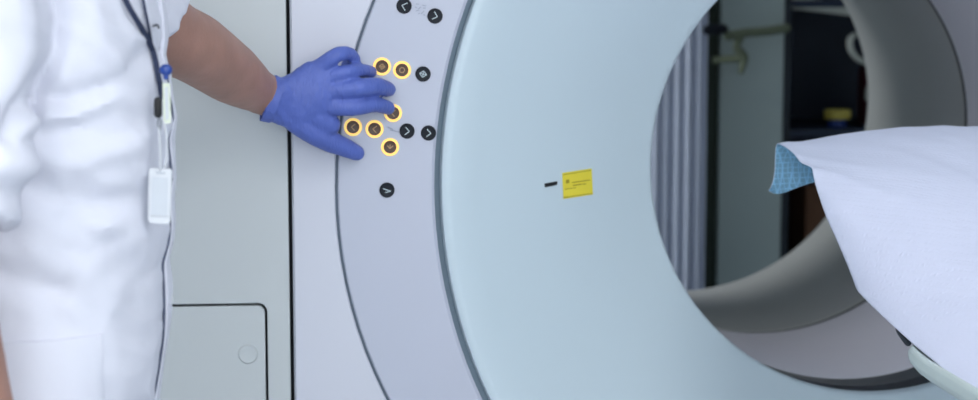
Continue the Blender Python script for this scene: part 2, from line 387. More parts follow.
for x, y, lit, kind, lab in btns:
    c = at(x, y, Y0); ang = atan2(c.z - rad_c.z, c.x - rad_c.x) + pi
    r = .0102 if not lit else .0084
    b = MB(); b.rings([circ(c.x, c.z, r, Y0 + .01, 32), circ(c.x, c.z, r, Y0 - .0012, 32), circ(c.x, c.z, r - .0012, Y0 - .0024, 32), circ(c.x, c.z, r * .5, Y0 - .0021, 32)])
    o = b.build('control_button', M['btnlit' if lit else 'btn'], sc); o['label'] = lab
    if lit:
        b = MB(); rs = [circ(c.x, c.z, .0120, Y0 + .002, 32), circ(c.x, c.z, .0120, Y0 - .0007, 32), circ(c.x, c.z, .0112, Y0 - .0014, 32), circ(c.x, c.z, .0087, Y0 - .0014, 32), circ(c.x, c.z, .0087, Y0 + .002, 32)]
        b.rings(rs + [rs[0]], capped=False); b.build('light_ring', M['glow'], o)
    b = MB(); glyph(b, kind, c, ang, r * .85, Y0 - .0031); b.build('symbol', M['glylit' if lit else 'gly'], o, smooth=False)
# small printed marks on the control ring
def mark(b, x0, y0, x1, y1, w=.0009):
    p, q = at(x0, y0, Y0), at(x1, y1, Y0); d = (q - p).normalized(); n = V((-d.z, 0, d.x)) * w / 2
    b.rings([[v + V((0, -.0008, 0)) for v in (p - n, q - n, q + n, p + n)], [v + V((0, .001, 0)) for v in (p - n, q - n, q + n, p + n)]])
for q in [(416, 4, 419, 4), (418, 9, 421, 7), (422, 5, 426, 6), (423, 8, 426, 8), (416, 11, 419, 10), (418, 14, 420, 13), (421, 14, 424, 11), (423, 15, 425, 15), (415, 7, 417, 8),
          (388, 127, 393, 129.5), (390, 130, 399, 132), (384, 118, 388, 119.5)]:
    b = MB(); mark(b, *q); b.build('printed_mark', M['print'], sc, smooth=False)

# yellow sticker and slot on the funnel
def fun_at(px, py, off=0):
    lo, hi = Y0, yL
    for _ in range(40):
        mid = (lo + hi) / 2; p = at(px, py, mid); r = sqrt((p.x - AX) ** 2 + (p.z - AZ) ** 2)
        t = (rD - .02 - r) / (rD - .02 - rL - .012); yy = Y0 + .006 + (yL - .012 - Y0 - .006) * t - .012 * sin(pi * t)
        if mid < yy: lo = mid
        else: hi = mid
    return at(px, py, lo - off)
def patch(name, corners, m, parent, off=.0005, th=.0012, nx=8, nz=6):
    a, b_, c, d = corners; top = []; 
    for j in range(nz + 1):
        for i in range(nx + 1):
            u, v = i / nx, j / nz
            x = (a[0] * (1 - u) + b_[0] * u) * (1 - v) + (d[0] * (1 - u) + c[0] * u) * v
            y = (a[1] * (1 - u) + b_[1] * u) * (1 - v) + (d[1] * (1 - u) + c[1] * u) * v
            top.append(fun_at(x, y, off))
    f = [(j * (nx + 1) + i, j * (nx + 1) + i + 1, (j + 1) * (nx + 1) + i + 1, (j + 1) * (nx + 1) + i) for j in range(nz) for i in range(nx)]
    bot = [p + V((-.2 * th, th, 0)) for p in top]; n = len(top)
    f2 = [tuple(i + n for i in q)[::-1] for q in f]
    ed = [j for j in range(nx + 1)] + [j * (nx + 1) + nx for j in range(1, nz + 1)] + [nz * (nx + 1) + i for i in range(nx - 1, -1, -1)] + [j * (nx + 1) for j in range(nz - 1, 0, -1)]
    f3 = [(ed[k], ed[(k + 1) % len(ed)], ed[(k + 1) % len(ed)] + n, ed[k] + n) for k in range(len(ed))]
    return mesh_obj(name, top + bot, f + f2 + f3, m, parent, smooth=False)
st = patch('warning_sticker', [(562.5, 173), (591.8, 168.5), (593, 194.5), (563.5, 199)], M['yellow'], sc, .0015, .0018)
st['label'] = 'yellow warning sticker with small print'
for i, q in enumerate([[(563.5, 174.4), (591, 170), (591, 170.6), (563.5, 175)], [(563.6, 197.3), (592, 193), (592, 193.6), (563.6, 198)],
          [(566, 180), (569, 179.5), (569.5, 183), (566, 183.5)], [(572, 182.2), (590, 179.6), (590, 180.5), (572, 183)], [(573, 185), (582, 183.6), (582, 184.6), (573, 186)], [(565, 189), (576, 187.4), (576, 188), (565, 189.6)],
          [(583, 183.8), (586, 183.3), (586, 184.2), (583, 184.7)]]):
    patch('sticker_print', q, M['ochre'], st, .0022, .0006, 3, 2)
patch('alignment_slot', [(544.5, 183.6), (557.5, 181.2), (557, 185), (545, 187.4)], M['black'], sc, .0012, .004, 4, 2)
# ------------------------------------------------------------------ patient table and paper
TX0, TX1 = .676, 1.058; TZ = .897
tb = thing('patient_table', 'pale grey patient table running up to the scanner bore', 'table', (AX, .9, 0))
tend = 2.0
b = MB(); rs = []
for y, k in [(-.2, 1), (1.2, 1), (1.89, 1), (1.93, .95), (1.965, .8), (1.988, .6), (tend, .3)]:
    r = []
    hw = (TX1 - TX0) / 2 * (.86 + .14 * k); th = .020 * (.5 + .5 * k)
    for j in range(13):
        u = -1 + 2 * j / 12; r.append(V((AX + hw * u, y, TZ - .055 * (1 - u * u))))
    for j in range(13):
        u = 1 - 2 * j / 12; r.append(V((AX + (hw + .004) * u, y, TZ - .055 * (1 - u * u) - th)))
    rs.append(r)
b.rings(rs); b.build('cradle', M['table'], tb, bevel=.006)
MB().box((AX - .17, -.1, .70), (AX + .17, 1.55, .80)).build('cradle_support', M['cover'], tb, bevel=.03, bseg=3)
b = MB(); b.box((AX - .12, .1, .06), (AX + .12, .9, .71)); b.build('pedestal', M['cover'], tb, bevel=.03, bseg=3)
MB().box((AX - .25, -.05, 0), (AX + .25, 1.1, .07)).build('foot', M['rim'], tb, bevel=.02)
b = MB(); b.rings([[V((x, y, z)) for x, z in ((AX - .12, zt - .03), (AX - .14, zt), (AX + .14, zt), (AX + .12, zt - .03))] for y, zt in ((1.9, .862), (2.1, .888), (2.25, .93), (2.50, 1.02))])
b.build('head_holder', M['dark'], tb, bevel=.006)
MB().tube([at(895, 319, 2.085), at(900, 331, 2.07), at(908, 343, 2.05)], [.0025, .0045, .004], n=10).build('side_clip', M['dark'], tb)
cu = MB(); cu.rings([[V((AX + hx_, y, zz)) for hx_, zz in ((-.11, zt - t_), (-.13, zt - t_ / 2), (-.10, zt), (.10, zt), (.13, zt - t_ / 2), (.11, zt - t_))] for y, zt, t_ in ((1.95, .905, .012), (2.2, .965, .036), (2.40, 1.02, .028), (2.50, 1.052, .025))])
tag(cu.build('foam_wedge', M['dark'], None, bevel=.01), 'dark foam wedge beneath the white paper on the table', 'cushion')
# paper: rows run from the hanging far flap towards the viewer, columns from left to right
def row(left, *rest): return [V(left)] + [V(r) for r in rest]
def lft(px, py): Y = .655 / ((px - 489) / F + YAW * 1.0); return at(px, py, Y)
xs = (.72, .79, .88, .98, 1.08)
rows = []
rows.append([at(767, 191, 2.565)] + [at(777, 196, 2.585)] + [at(795, 189, 2.59), at(818, 179, 2.60)] + [V((x, 2.6, 1.035)) for x in (.88, .98, 1.08)])
rows.append([at(773, 185, 2.585), at(784, 182, 2.592), at(800, 175, 2.60), at(826, 168, 2.605)] + [V((x, 2.61, 1.06)) for x in (.88, .98, 1.08)])
rows.append([at(774.5, 165, 2.588), at(786, 160, 2.598), at(806, 156, 2.60), at(840, 150, 2.605)] + [V((x, 2.605, 1.09)) for x in (.88, .98, 1.08)])
rows.append([at(775, 143, 2.575), at(786, 139.5, 2.58), at(808, 138, 2.58), at(850, 133.5, 2.57), at(895, 127.5, 2.57), at(940, 125, 2.57), at(1010, 125, 2.57)])
rows.append([at(779, 141, 2.55), at(793, 142, 2.55), at(818, 141, 2.55), at(858, 136, 2.54), at(905, 131, 2.54), at(955, 129, 2.54), at(1025, 130, 2.54)])
rows.append([at(791, 151.5, 2.49), at(804, 152, 2.49), at(830, 150, 2.48), at(872, 145, 2.46), at(925, 141, 2.46), at(980, 141, 2.46), at(1060, 143, 2.46)])
rows.append([at(801, 167, 2.43), at(815, 166, 2.425), at(842, 163, 2.41), at(888, 158, 2.39), at(945, 155, 2.39), at(1010, 157, 2.39), at(1100, 160, 2.39)])
rows.append([at(812, 170, 2.385), at(824, 176, 2.37), at(853, 178, 2.35), at(905, 174, 2.32), at(970, 172, 2.31), at(1045, 174, 2.31), at(1150, 178, 2.31)])
rows.append([at(817, 191, 2.34), at(831, 194, 2.31), at(866, 198, 2.28), at(925, 196, 2.25), at(1000, 194, 2.23), at(1085, 197, 2.23), at(1200, 200, 2.23)])
rows.append([at(829, 221, 2.29), at(847, 225, 2.25), at(884, 228, 2.21), at(950, 228, 2.17), at(1035, 226, 2.14), at(1130, 228, 2.14), at(1260, 232, 2.14)])
rows.append([at(842, 254, 2.23), at(862, 256, 2.19), at(905, 262, 2.13), at(980, 262, 2.08), at(1075, 262, 2.05), at(1180, 265, 2.05), at(1330, 270, 2.05)])
rows.append([at(856, 290, 2.17), at(878, 292, 2.12), at(928, 298, 2.05), at(1010, 302, 1.98), at(1120, 304, 1.93), at(1240, 308, 1.93), at(1400, 315, 1.93)])
rows.append([at(884, 318, 2.08), at(908, 322, 2.03), at(962, 330, 1.95), at(1055, 342, 1.86), at(1180, 350, 1.80), at(1320, 356, 1.80), at(1490, 364, 1.80)])
rows.append([at(924, 354, 1.95), at(950, 360, 1.90), at(1010, 376, 1.81), at(1120, 395, 1.70), at(1270, 412, 1.62), at(1430, 422, 1.62), at(1620, 432, 1.62)])
rows.append([at(978, 396.5, 1.80), at(1004, 404, 1.76), at(1075, 428, 1.66), at(1210, 462, 1.53), at(1400, 495, 1.42), at(1580, 505, 1.42), at(1800, 516, 1.42)])
rows.append([at(1050, 452, 1.62), at(1085, 465, 1.58), at(1170, 500, 1.47), at(1340, 560, 1.32), at(1560, 600, 1.22), at(1780, 612, 1.22), at(2060, 625, 1.22)])
def mix(a, b_, t): return [p.lerp(q, t) for p, q in zip(a, b_)]
rows = rows[:7] + [mix(rows[6], rows[7], .72), rows[7], mix(rows[7], rows[8], .3)] + rows[8:11] + [mix(rows[10], rows[11], .82), rows[11], mix(rows[11], rows[12], .2)] + rows[12:]
rows.append([V((x, 1.05 - .0 * i, .915)) for i, x in enumerate((.66, .69, .74, .82, .91, 1.0, 1.09))])
for r_w in rows:
    x2, x6 = r_w[2].x, r_w[6].x
    if x6 > 1.09:
        for q in r_w[3:]: q.x = x2 + (q.x - x2) * (1.09 - x2) / (x6 - x2)
nc = len(rows[0]); vv = [p for r in rows for p in r]
ff = [(i * nc + j, i * nc + j + 1, (i + 1) * nc + j + 1, (i + 1) * nc + j) for i in range(len(rows) - 1) for j in range(nc - 1)]
# refine with a bicubic-like subdivision, wrinkle, then give it thickness
me = bpy.data.meshes.new('t'); me.from_pydata([tuple(v) for v in vv], [], ff); o = bpy.data.objects.new('t', me); COL.objects.link(o)
s_ = o.modifiers.new('u', 'SUBSURF'); s_.levels = 3; s_.boundary_smooth = 'PRESERVE_CORNERS'
dg = bpy.context.evaluated_depsgraph_get(); out_ = bpy.data.meshes.new_from_object(o.evaluated_get(dg), depsgraph=dg)
vv = [v.co.copy() for v in out_.vertices]; ff = [tuple(p.vertices) for p in out_.polygons]; nn = [v.normal.copy() for v in out_.vertices]
bpy.data.objects.remove(o)
flip = -1 if sum(n.z for n in nn) < 0 else 1
v2 = []
for v, n in zip(vv, nn):
    d = .0045 * noise.noise(V((v.x * 9, v.y * 6, v.z * 5))) + .0022 * (1 - abs(noise.noise(V((v.x * 16 + v.y * 8, v.y * 3, 4)))) * 2)
    v2.append(v + n * flip * d)
bott = [v - n * flip * .0009 for v, n in zip(v2, nn)]
K = len(v2)
if flip < 0: ff = [q[::-1] for q in ff]
from collections import Counter
ec = Counter(); 
for q in ff:
    for i in range(4): ec[frozenset((q[i], q[(i + 1) % 4]))] += 1
side = []
for q in ff:
    for i in range(4):
        a, b_ = q[i], q[(i + 1) % 4]
        if ec[frozenset((a, b_))] == 1: side.append((b_, a, a + K, b_ + K))
faces = ff + [tuple(i + K for i in q)[::-1] for q in ff] + side
pm = bpy.data.meshes.new('paper_sheet'); pm.from_pydata([tuple(x) for x in v2 + bott], [], faces)
pm.materials.append(M['sheet']); pm.materials.append(M['sheetblue'])
for i, p in enumerate(pm.polygons): p.use_smooth = i < 2 * len(ff); p.material_index = 0 if i < len(ff) else (1 if i < 2 * len(ff) else 0)
po = bpy.data.objects.new('paper_sheet', pm); COL.objects.link(po)
tag(po, 'white disposable paper sheet with blue underside, draped over the table end', 'sheet')
# ------------------------------------------------------------------ person
pc = V((at(168, 200, 1.77).x - .130, 1.77, 0))
ps = thing('person', 'person in white tunic pressing a scanner button with a blue gloved hand', 'person', (pc.x, pc.y, 0))
cx, cy = pc.x, pc.y
# torso ring: facing +x
def tring(z, a, b, xo=0, n=40, p=2.3):
    o = []
    for k in range(n):
        t = 2 * pi * k / n; c, s = cos(t), sin(t)
        o.append(V((cx + xo + a * (abs(c) ** (2 / p)) * (1 if c > 0 else -1), cy + b * (abs(s) ** (2 / p)) * (1 if s > 0 else -1), z)))
    return o
YH = Y0
el = at(166, 30, 2.12); sh = V((cx - .02, cy + .175, 1.405)); wr = at(272, 99, 2.345)
nsh = V((cx - .01, cy - .175, 1.405))
ne = at(-70, 262, 1.50); nw = at(-8, 470, 1.52); nhand = at(6, 560, 1.53)
# body (skin) --------------------------------
B = MB()
B.tube([(cx - .01, cy, 1.36), (cx, cy, 1.44), (cx + .015, cy, 1.52)], [.075, .058, .056])
B.ell((cx + .02, cy, 1.625), (.092, .074, .118)); B.ell((cx + .045, cy, 1.565), (.055, .052, .06))
B.tube([(cx + .105, cy, 1.645), (cx + .122, cy, 1.612), (cx + .108, cy, 1.60)], [.008, .014, .009], n=10)
for s in (-1, 1):
    B.ell((cx + .015, cy + s * .076, 1.615), (.018, .009, .03), 10, 8)
    B.tube([(cx + .093, cy + s * .05, 1.655), (cx + .104, cy + s * .022, 1.66)], [.007, .008], n=8)
B.rings([tring(z, a, b, xo) for z, a, b, xo in ((.86, .10, .15, 0), (.95, .105, .15, 0), (1.05, .10, .14, 0), (1.2, .105, .155, 0), (1.32, .10, .15, 0), (1.40, .07, .11, 0))])
B.tube([sh + V((0, -.06, 0)), sh, sh.lerp(el, .5), el + V((-.004, 0, 0)), at(196, 49, 2.18), at(232, 74, 2.265), at(256, 90, 2.322), at(274, 98, 2.337), at(292, 99, 2.342)],
       [.05, .056, .05, .044, .043, .0385, .0290, .0265, .018], n=20)
B.tube([nsh + V((0, .06, 0)), nsh, nsh.lerp(ne, .5), ne, ne.lerp(nw, .35), nw, nhand], [.05, .056, .048, .042, .040, .027, .026], n=20)
# right hand, hanging relaxed
hd = (nhand - nw).normalized()
pal = nhand + hd * .035
B.tube([nw, nhand, pal, nhand + hd * .075], [.026, .032, .036, .034], n=16, flat=.8)
for k in range(4):
    o_ = V((.028 - .019 * k, 0, 0)); L_ = (.062, .07, .065, .05)[k]; base = nhand + hd * .07 + o_
    B.tube([base, base + hd * L_ * .5 + V((.004, .004, 0)), base + hd * L_ + V((.006, .016, 0))], [.0095, .009, .0075], n=10)
B.tube([nhand + hd * .02 + V((.025, .005, 0)), nhand + hd * .05 + V((.045, .012, 0)), nhand + hd * .08 + V((.046, .02, 0))], [.013, .011, .009], n=10)
for s in (-1, 1):
    B.tube([(cx, cy + s * .085, .90), (cx + .01, cy + s * .09, .50), (cx, cy + s * .095, .10)], [.08, .055, .04], n=18)
    B.tube([(cx - .02, cy + s * .095, .07), (cx + .06, cy + s * .1, .05), (cx + .14, cy + s * .105, .045)], [.035, .033, .025], n=14)
v, f, _ = fuse(B, .006, 4)
mesh_obj('body', v, f, M['skin'], ps)
# hair and eyes
h = MB(); h.ell((cx + .0, cy, 1.652), (.1, .083, .105)); v, f, nn_ = fuse(h, .008, 1)
v = [p if not (p.x > cx + .045 and p.z < 1.695) else V((cx + .045, p.y * .9 + cy * .1, p.z)) for p in v]
mesh_obj('hair', v, f, M['hair'], ps)
for s in (-1, 1): MB().ell((cx + .098, cy + s * .03, 1.637), (.009, .012, .008), 12, 8).build('eye', M['eye'], ps); MB().ell((cx + .1045, cy + s * .031, 1.637), (.0038, .0055, .0055), 12, 8).build('iris', M['hair'], ps)
MB().tube([(cx + .098, cy - .022, 1.575), (cx + .106, cy, 1.576), (cx + .098, cy + .022, 1.575)], [.003, .0055, .003], n=8).build('lips', M['lipc'], ps)
# tunic ---------------------------------------
T = MB()
T.rings([tring(z, a, b, xo) for z, a, b, xo in ((.70, .130, .195, -.03), (.80, .130, .19, -.028), (.90, .125, .185, -.023), (.96, .127, .178, -.005), (1.0, .127, .176, -.001), (1.05, .124, .174, -.001), (1.14, .129, .178, 0),
         (1.22, .129, .185, -.002), (1.30, .126, .19, -.006), (1.37, .112, .185, -.008), (1.42, .085, .15, -.01), (1.455, .062, .085, -.005), (1.475, .06, .065, 0))])
hem = at(154, 5, 2.085)
T.tube([sh + V((0, -.09, -.01)), sh + V((.0, -.01, -.008)), sh.lerp(hem, .55), hem], [.075, .073, .066, .057], n=24, round_ends=False)
nhem = at(-60, 214, 1.51)
T.tube([nsh + V((.01, .09, -.01)), nsh + V((0, .01, -.01)), nsh.lerp(nhem, .5), nhem], [.08, .075, .068, .062], n=24, round_ends=False)
v, f, nn_ = fuse(T, .0048, 6)
FOLDS = []
for q, amp, wd in [([(62, -20), (66, 20), (62, 50), (48, 85), (34, 120)], -.012, .007), ([(50, 98), (85, 92), (118, 78), (138, 52)], -.007, .009), ([(55, 112), (90, 108), (125, 96)], .006, .010),
        ([(128, 88), (110, 108), (80, 122), (52, 128)], -.005, .008), ([(22, 168), (55, 190), (95, 202), (130, 200)], -.007, .012), ([(25, 205), (60, 222), (100, 226)], .006, .012), ([(30, 150), (70, 160), (110, 150), (140, 135)], .006, .012),
        ([(0, 262), (30, 276), (62, 284)], -.007, .011), ([(70, 215), (110, 245), (140, 285)], -.005, .010), ([(40, 240), (80, 262), (112, 300)], .005, .012), ([(90, 10), (100, 50), (120, 80)], .005, .010),
        ([(130, 128), (146, 150), (152, 180)], -.004, .007)]:
    FOLDS.append(([(at(a, b_, 1.64).x, at(a, b_, 1.64).z) for a, b_ in q], amp, wd))
def ridge(x): return (1 - abs(x) * 2.2)
v2 = []
for p, n in zip(v, nn_):
    d = 0
    q = V(((p.x - p.z * .55) * 3.0, p.y * 3.2, (p.z + p.x * .5) * 9))
    d += .0065 * ridge(noise.noise(q + V((3.1, 0, 1.7))))
    q = V((p.x * 10 - p.z * 6, p.y * 6, p.z * 3.5 + p.x * 3)); d += .0030 * noise.noise(q)
    d += .004 * noise.noise(V((p.x * 4, p.y * 4, p.z * 3 + 8))) + .0022 * ridge(noise.noise(V(((p.x - p.z) * 14, p.y * 12, (p.z + p.x) * 34)))) + .0012 * noise.noise(V((p.x * 40, p.y * 40, p.z * 40)))
    if p.y < cy + .02:
        for pts, amp, wd in FOLDS:
            best = 1e9
            for (a0, a1) in zip(pts[:-1], pts[1:]):
                w0 = V((p.x - a0[0], p.z - a0[1])); e = V((a1[0] - a0[0], a1[1] - a0[1])); t = min(1, max(0, w0.dot(e) / e.dot(e)))
                q = (w0 - e * t).length
                if q < best: best = q
            if best < wd * 3: d += amp * math.exp(-(best / wd) ** 2)
    v2.append(p + n * d)
tn = mesh_obj('tunic', v2, f, M['white'], ps)
# surface lookup for things lying on the tunic front
from mathutils.bvhtree import BVHTree
bvh = BVHTree.FromPolygons(v2, f)
def front(px, py, off=.0):
    """point on the tunic hit by the sight line; if it misses, nearest tunic point beside it"""
    d = (at(px, py, 2) - V((0, 0, CH))).normalized(); hit = bvh.ray_cast(V((0, 0, CH)), d)
    if hit[0] and hit[0].y < 1.95: return hit[0] + hit[1].normalized() * off
    p = at(px, py, 1.77); nr = bvh.find_nearest(p); return nr[0] + (p - nr[0]).normalized() * off
def onfront(y_, z, off):
    hit = bvh.ray_cast(V((cx + .4, cy + y_, z)), V((-1, 0, 0))); return hit[0] + V((off, 0, 0))
# placket strip down the front, its edge shadow built as a dark tube
zz = [1.40 - i * .02 for i in range(35)]
b = MB(); rs = []
for z in zz:
    r = [onfront(yy, z, o_) for yy, o_ in ((-.018, -.001), (-.018, .003), (0, .0042), (.014, .003), (.014, -.001))]; rs.append(r)
b.rings(rs); pk = b.build('placket', M['white'], tn)
MB().tube([onfront(-.021 + .004 * sin(z * 23), z, .0007) for z in zz[9:]], [.0014] * (len(zz) - 9), n=8, seg=2).build('placket_shadow', M['seam'], tn)
for z in (1.33, 1.22, 1.11, 1.0, .89):
    p = onfront(-.002, z, .003); MB().ell(p, (.0022, .0055, .0055), 14, 8).build('snap_button', M['badge'], tn)
# pocket on the near hip
b = MB(); rs = []
gz = [.995, .99, .95, .90, .85, .82]; 
for z in gz:
    r = []
    for i in range(13):
        xx = cx + .0 + .082 * i / 12
        hit = bvh.ray_cast(V((xx, cy - .5, z)), V((0, 1, 0))); r.append(hit[0] + V((0, -.0045, 0)))
    rs.append(r)
fr = rs; bk = [[p + V((0, .006, 0)) for p in r] for r in rs]
b.rings([fr[i] + bk[i][::-1] for i in range(len(fr))]); b.build('pocket', M['white'], tn)
# trousers and shoes
Tr = MB(); Tr.rings([tring(z, a, b, xo) for z, a, b, xo in ((.74, .115, .17, -.012), (.86, .118, .17, -.01), (.95, .108, .155, 0))])
for s in (-1, 1): Tr.tube([(cx, cy + s * .085, .86), (cx + .01, cy + s * .09, .5), (cx, cy + s * .095, .10)], [.098, .08, .075], n=20, round_ends=False)
v, f, _ = fuse(Tr, .009, 3); mesh_obj('trousers', v, f, M['trouser'], ps)
for s in (-1, 1):
    b = MB(); b.tube([(cx - .035, cy + s * .095, .045), (cx + .05, cy + s * .1, .045), (cx + .15, cy + s * .105, .036)], [.045, .045, .036], n=20)
    b.v = [V((p.x, p.y, max(p.z, .001))) for p in b.v]
    b.build('shoe', M['shoe'], ps)
# glove -------------------------------------------
G = MB()
def gp(x, y, hgt): return at(x, y, Y0 - hgt)
hu = .82
def oval(c, a1, a2, n=20): return [c + a1 * cos(2 * pi * k / n) + a2 * sin(2 * pi * k / n) for k in range(n)]
def oring(x, y, hgt, hw, th, ang=-62):
    a = radians(ang); a1 = V((cos(a), 0, -sin(a))) * 1.0
    # a1 runs across the hand in the picture, a2 along the sight line
    return oval(gp(x, y, hgt), V((cos(a), 0, sin(a))) * hw, V((0, 1, 0)) * th)
G.rings([oring(269, 98.5, .0655, .0295, .030, 68), oring(273, 99, .064, .0298, .0295, 70), oring(281, 98.5, .062, .0330, .028, 72), oring(291, 97, .059, .040, .023, 76), oring(304, 95, .060, .0440, .019, 83),
         oring(318, 90, .061, .0385, .017, 88), oring(330, 87, .060, .0340, .014, 92)])
def finger(pts, rad): G.tube([gp(*p) for p in pts], rad, n=14, seg=6)
finger([(300, 80, .056), (320, 67, .062), (337, 55, .068), (349, 54, .050), (354, 61, .034), (347, 65, .026)], [.013, .0115, .0100, .0092, .0088, .0082])
finger([(302, 86, .056), (326, 78, .062), (346, 72, .062), (360, 70.5, .042), (371, 72, .014)], [.013, .0115, .0100, .0092, .0084])
finger([(305, 92, .056), (330, 90, .062), (358, 88, .062), (377, 86, .042), (388.5, 89.5, .014)], [.013, .0128, .0122, .0115, .0100])
finger([(305, 102, .056), (328, 105, .058), (354, 107, .057), (374, 104.5, .040), (388.5, 108, .014)], [.013, .0135, .0118, .0105, .0090])
G.tube([gp(296, 108, .055), gp(316, 116, .052), gp(328, 124, .046)], [.019, .018, .0165], n=16, seg=6)
finger([(283, 108, .055), (303, 125, .052), (325, 139, .042), (344, 147, .028), (357, 153, .0145)], [.018, .0175, .0150, .0130, .0105])
v, f, nn_ = fuse(G, .002, 3)
v2 = []
for p, n in zip(v, nn_):
    q = (p - gp(268, 97, .055)); s = q.length
    d = .0026 * noise.noise(V((q.x * 120 + q.z * 75, q.y * 40, q.z * 30 - q.x * 20))) * max(0, 1 - s / .075) + .0004 * noise.noise(p * 140)
    v2.append(p + n * d)
gl = mesh_obj('glove', v2, f, M['glove'], ps); gl['label'] = 'blue nitrile glove'
rs = []
axis = (gp(280, 98.5, .062) - gp(268, 98, .0655)).normalized(); axis = (axis + V((.25, .1, -.12))).normalized(); cs0 = gp(269.5, 98.5, .065)
an_ = radians(70); axis = V((sin(an_), .12, -cos(an_))).normalized()
s1_ = axis.cross(V((0, 1, 0))).normalized(); s2_ = axis.cross(s1_).normalized()
for t, r in ((.010, .0300), (.003, .0308), (-.001, .0313), (-.0025, .0310), (-.0025, .0298), (.004, .0290)):
    rs.append(oval(cs0 + axis * t, s1_ * r, s2_ * r * .97, 32))
b = MB(); b.rings(rs + [rs[0]], capped=False); b.build('glove_cuff', M['glove'], gl)
# ------------------------------------------------------------------ what hangs on the person
def ribbon(name, pts, m, wd, th=.0012, parent=None, lift=.003):
    P = [front(x, y, lift) for x, y in pts]
    b = MB(); P, _ = spline(P, [1] * len(P), 4); rs = []
    for i, p in enumerate(P):
        t = (P[min(i + 1, len(P) - 1)] - P[max(i - 1, 0)]).normalized(); vw = (p - V((0, 0, CH))).normalized()
        s = t.cross(vw).normalized() * wd / 2; n = vw * th
        rs.append([p - s - n, p + s - n, p + s + n, p - s + n])
    b.rings(rs); return b.build(name, m, parent)
ly = thing('lanyard', 'navy lanyard hanging down the front of the white tunic', 'lanyard', front(150, 50, .003))
ribbon('strap', [(112, -28), (123, 1), (137, 28), (149, 52), (154, 74), (157, 92), (158, 100)], M['navy'], .0052, parent=ly, lift=.004)
ribbon('strap', [(136, -20), (139.5, 1), (144, 22), (149, 48)], M['navy'], .0028, parent=ly, lift=.0035)
a0 = front(112, -28, .004); a1 = front(136, -20, .004)
up = [a0]
for k in range(1, 7): t = k / 6; up.append(onfront((a0.y - cy) * (1 - t) - .058 * t, a0.z * (1 - t) + 1.455 * t, .005))
dn = []
for k in range(6, 0, -1): t = k / 6; dn.append(onfront((a1.y - cy) * (1 - t) + .055 * t, a1.z * (1 - t) + 1.455 * t, .005))
nk = [V((cx + .0, cy - .078, 1.487)), V((cx - .072, cy - .03, 1.495)), V((cx - .072, cy + .03, 1.495)), V((cx, cy + .078, 1.487))]
pts = up + nk + dn + [a1]
MB().tube(pts, [.0021] * len(pts), n=8, seg=3).build('strap', M['navy'], ly)
c = front(158, 107, .006)
def vtube(name, a, b_, r, m, parent=None, flat=1, n=12): return MB().tube([a, b_], [r, r], n=n, flat=flat, seg=2).build(name, m, parent)
yb_ = c.y
def AP(x, y, dy=0): return at(x, y, yb_ + dy)
0 and print('HITS', [tuple(round(q, 3) for q in front(x, y)) for x, y in ((148, 175), (148, 220), (160, 200), (158, 107), (150, 120), (166, 70))], flush=True)
yb_ = min(front(x, y).y for x, y in ((149, 175), (149, 220), (158, 107))) - .008
vtube('clip', AP(158, 101), AP(158, 114), .0038, M['black'], ly)
MB().tube([AP(158.5, 116), AP(161, 122), AP(160, 130), AP(157.5, 124), AP(158.5, 118)], [.0011] * 5, n=8).build('hook', M['steel'], ly)
MB().tube([AP(159, 130), AP(160, 146), AP(160.5, 168)], [.0030, .0034, .0030], n=10, flat=.4).build('vinyl_loop', M['badge'], ly)
bd = thing('identity_badge', 'pale plastic badge holder hanging at the end of the lanyard', 'badge', AP(160, 200))
def plate_px(name, cs, th, m, parent, dy=0, bev=.001):
    a = [AP(x, y, dy) for x, y in cs]; b = MB(); b.rings([a, [p + V((0, th, 0)) for p in a]]); return b.build(name, m, parent, bevel=bev)
plate_px('holder', [(148.5, 170), (151, 168), (170.5, 169), (172, 172), (170.5, 222), (168, 225), (150, 223.5), (147.5, 220)], .005, M['badge'], bd)
plate_px('card', [(152, 177), (168, 178), (167, 216), (151, 215)], .001, M['card'], bd, -.0012, 0)
vtube('slot', AP(157, 172.5, -.0005), AP(164, 172.8, -.0005), .0011, M['card'], bd)
MB().tube([AP(164, 122), AP(166.5, 135), AP(167, 150), AP(165, 168)], [.0009] * 4, n=8).build('cord', M['badge'], bd)
kp = thing('badge_reel', 'small round blue badge reel clipped at the chest beside the lanyard', 'badge reel', AP(166, 71))
b = MB(); c = AP(166, 70, -.002); b.ell(c, (.0058, .0045, .0056), 20, 10); b.build('reel', M['blue'], kp)
b = MB(); b.ell(AP(166, 77, -.002), (.0026, .0026, .0028), 14, 8); b.build('cord_stop', M['blue'], kp)
pn = thing('pocket_tag', 'narrow pale green plastic tag below the blue badge reel', 'tag', AP(166, 103))
b = MB(); o1 = [(162.5, 83), (170, 83), (171, 123), (163.5, 124)]; i1 = [(164.6, 87), (168, 87), (168.8, 119.5), (165.5, 120)]
def R4(q, dy): return [AP(x, y, dy) for x, y in q]
b.rings([R4(o1, 0), R4(i1, 0), R4(i1, .002), R4(o1, .002), R4(o1, 0)], capped=False); b.build('tag_frame', M['pale'], pn)
plate_px('tag_insert', [(164.4, 86.8), (168.2, 86.8), (169, 119.8), (165.3, 120.2)], .001, M['card'], pn, .0008, 0)
mc = MB().tube([front(149, 26, .004), front(152, 25, .005), front(154.5, 28, .004)], [.0009] * 3, n=8).build('pocket_clip', M['black'], None)
tag(mc, 'tiny dark wire clip on the tunic front above the blue reel', 'clip')
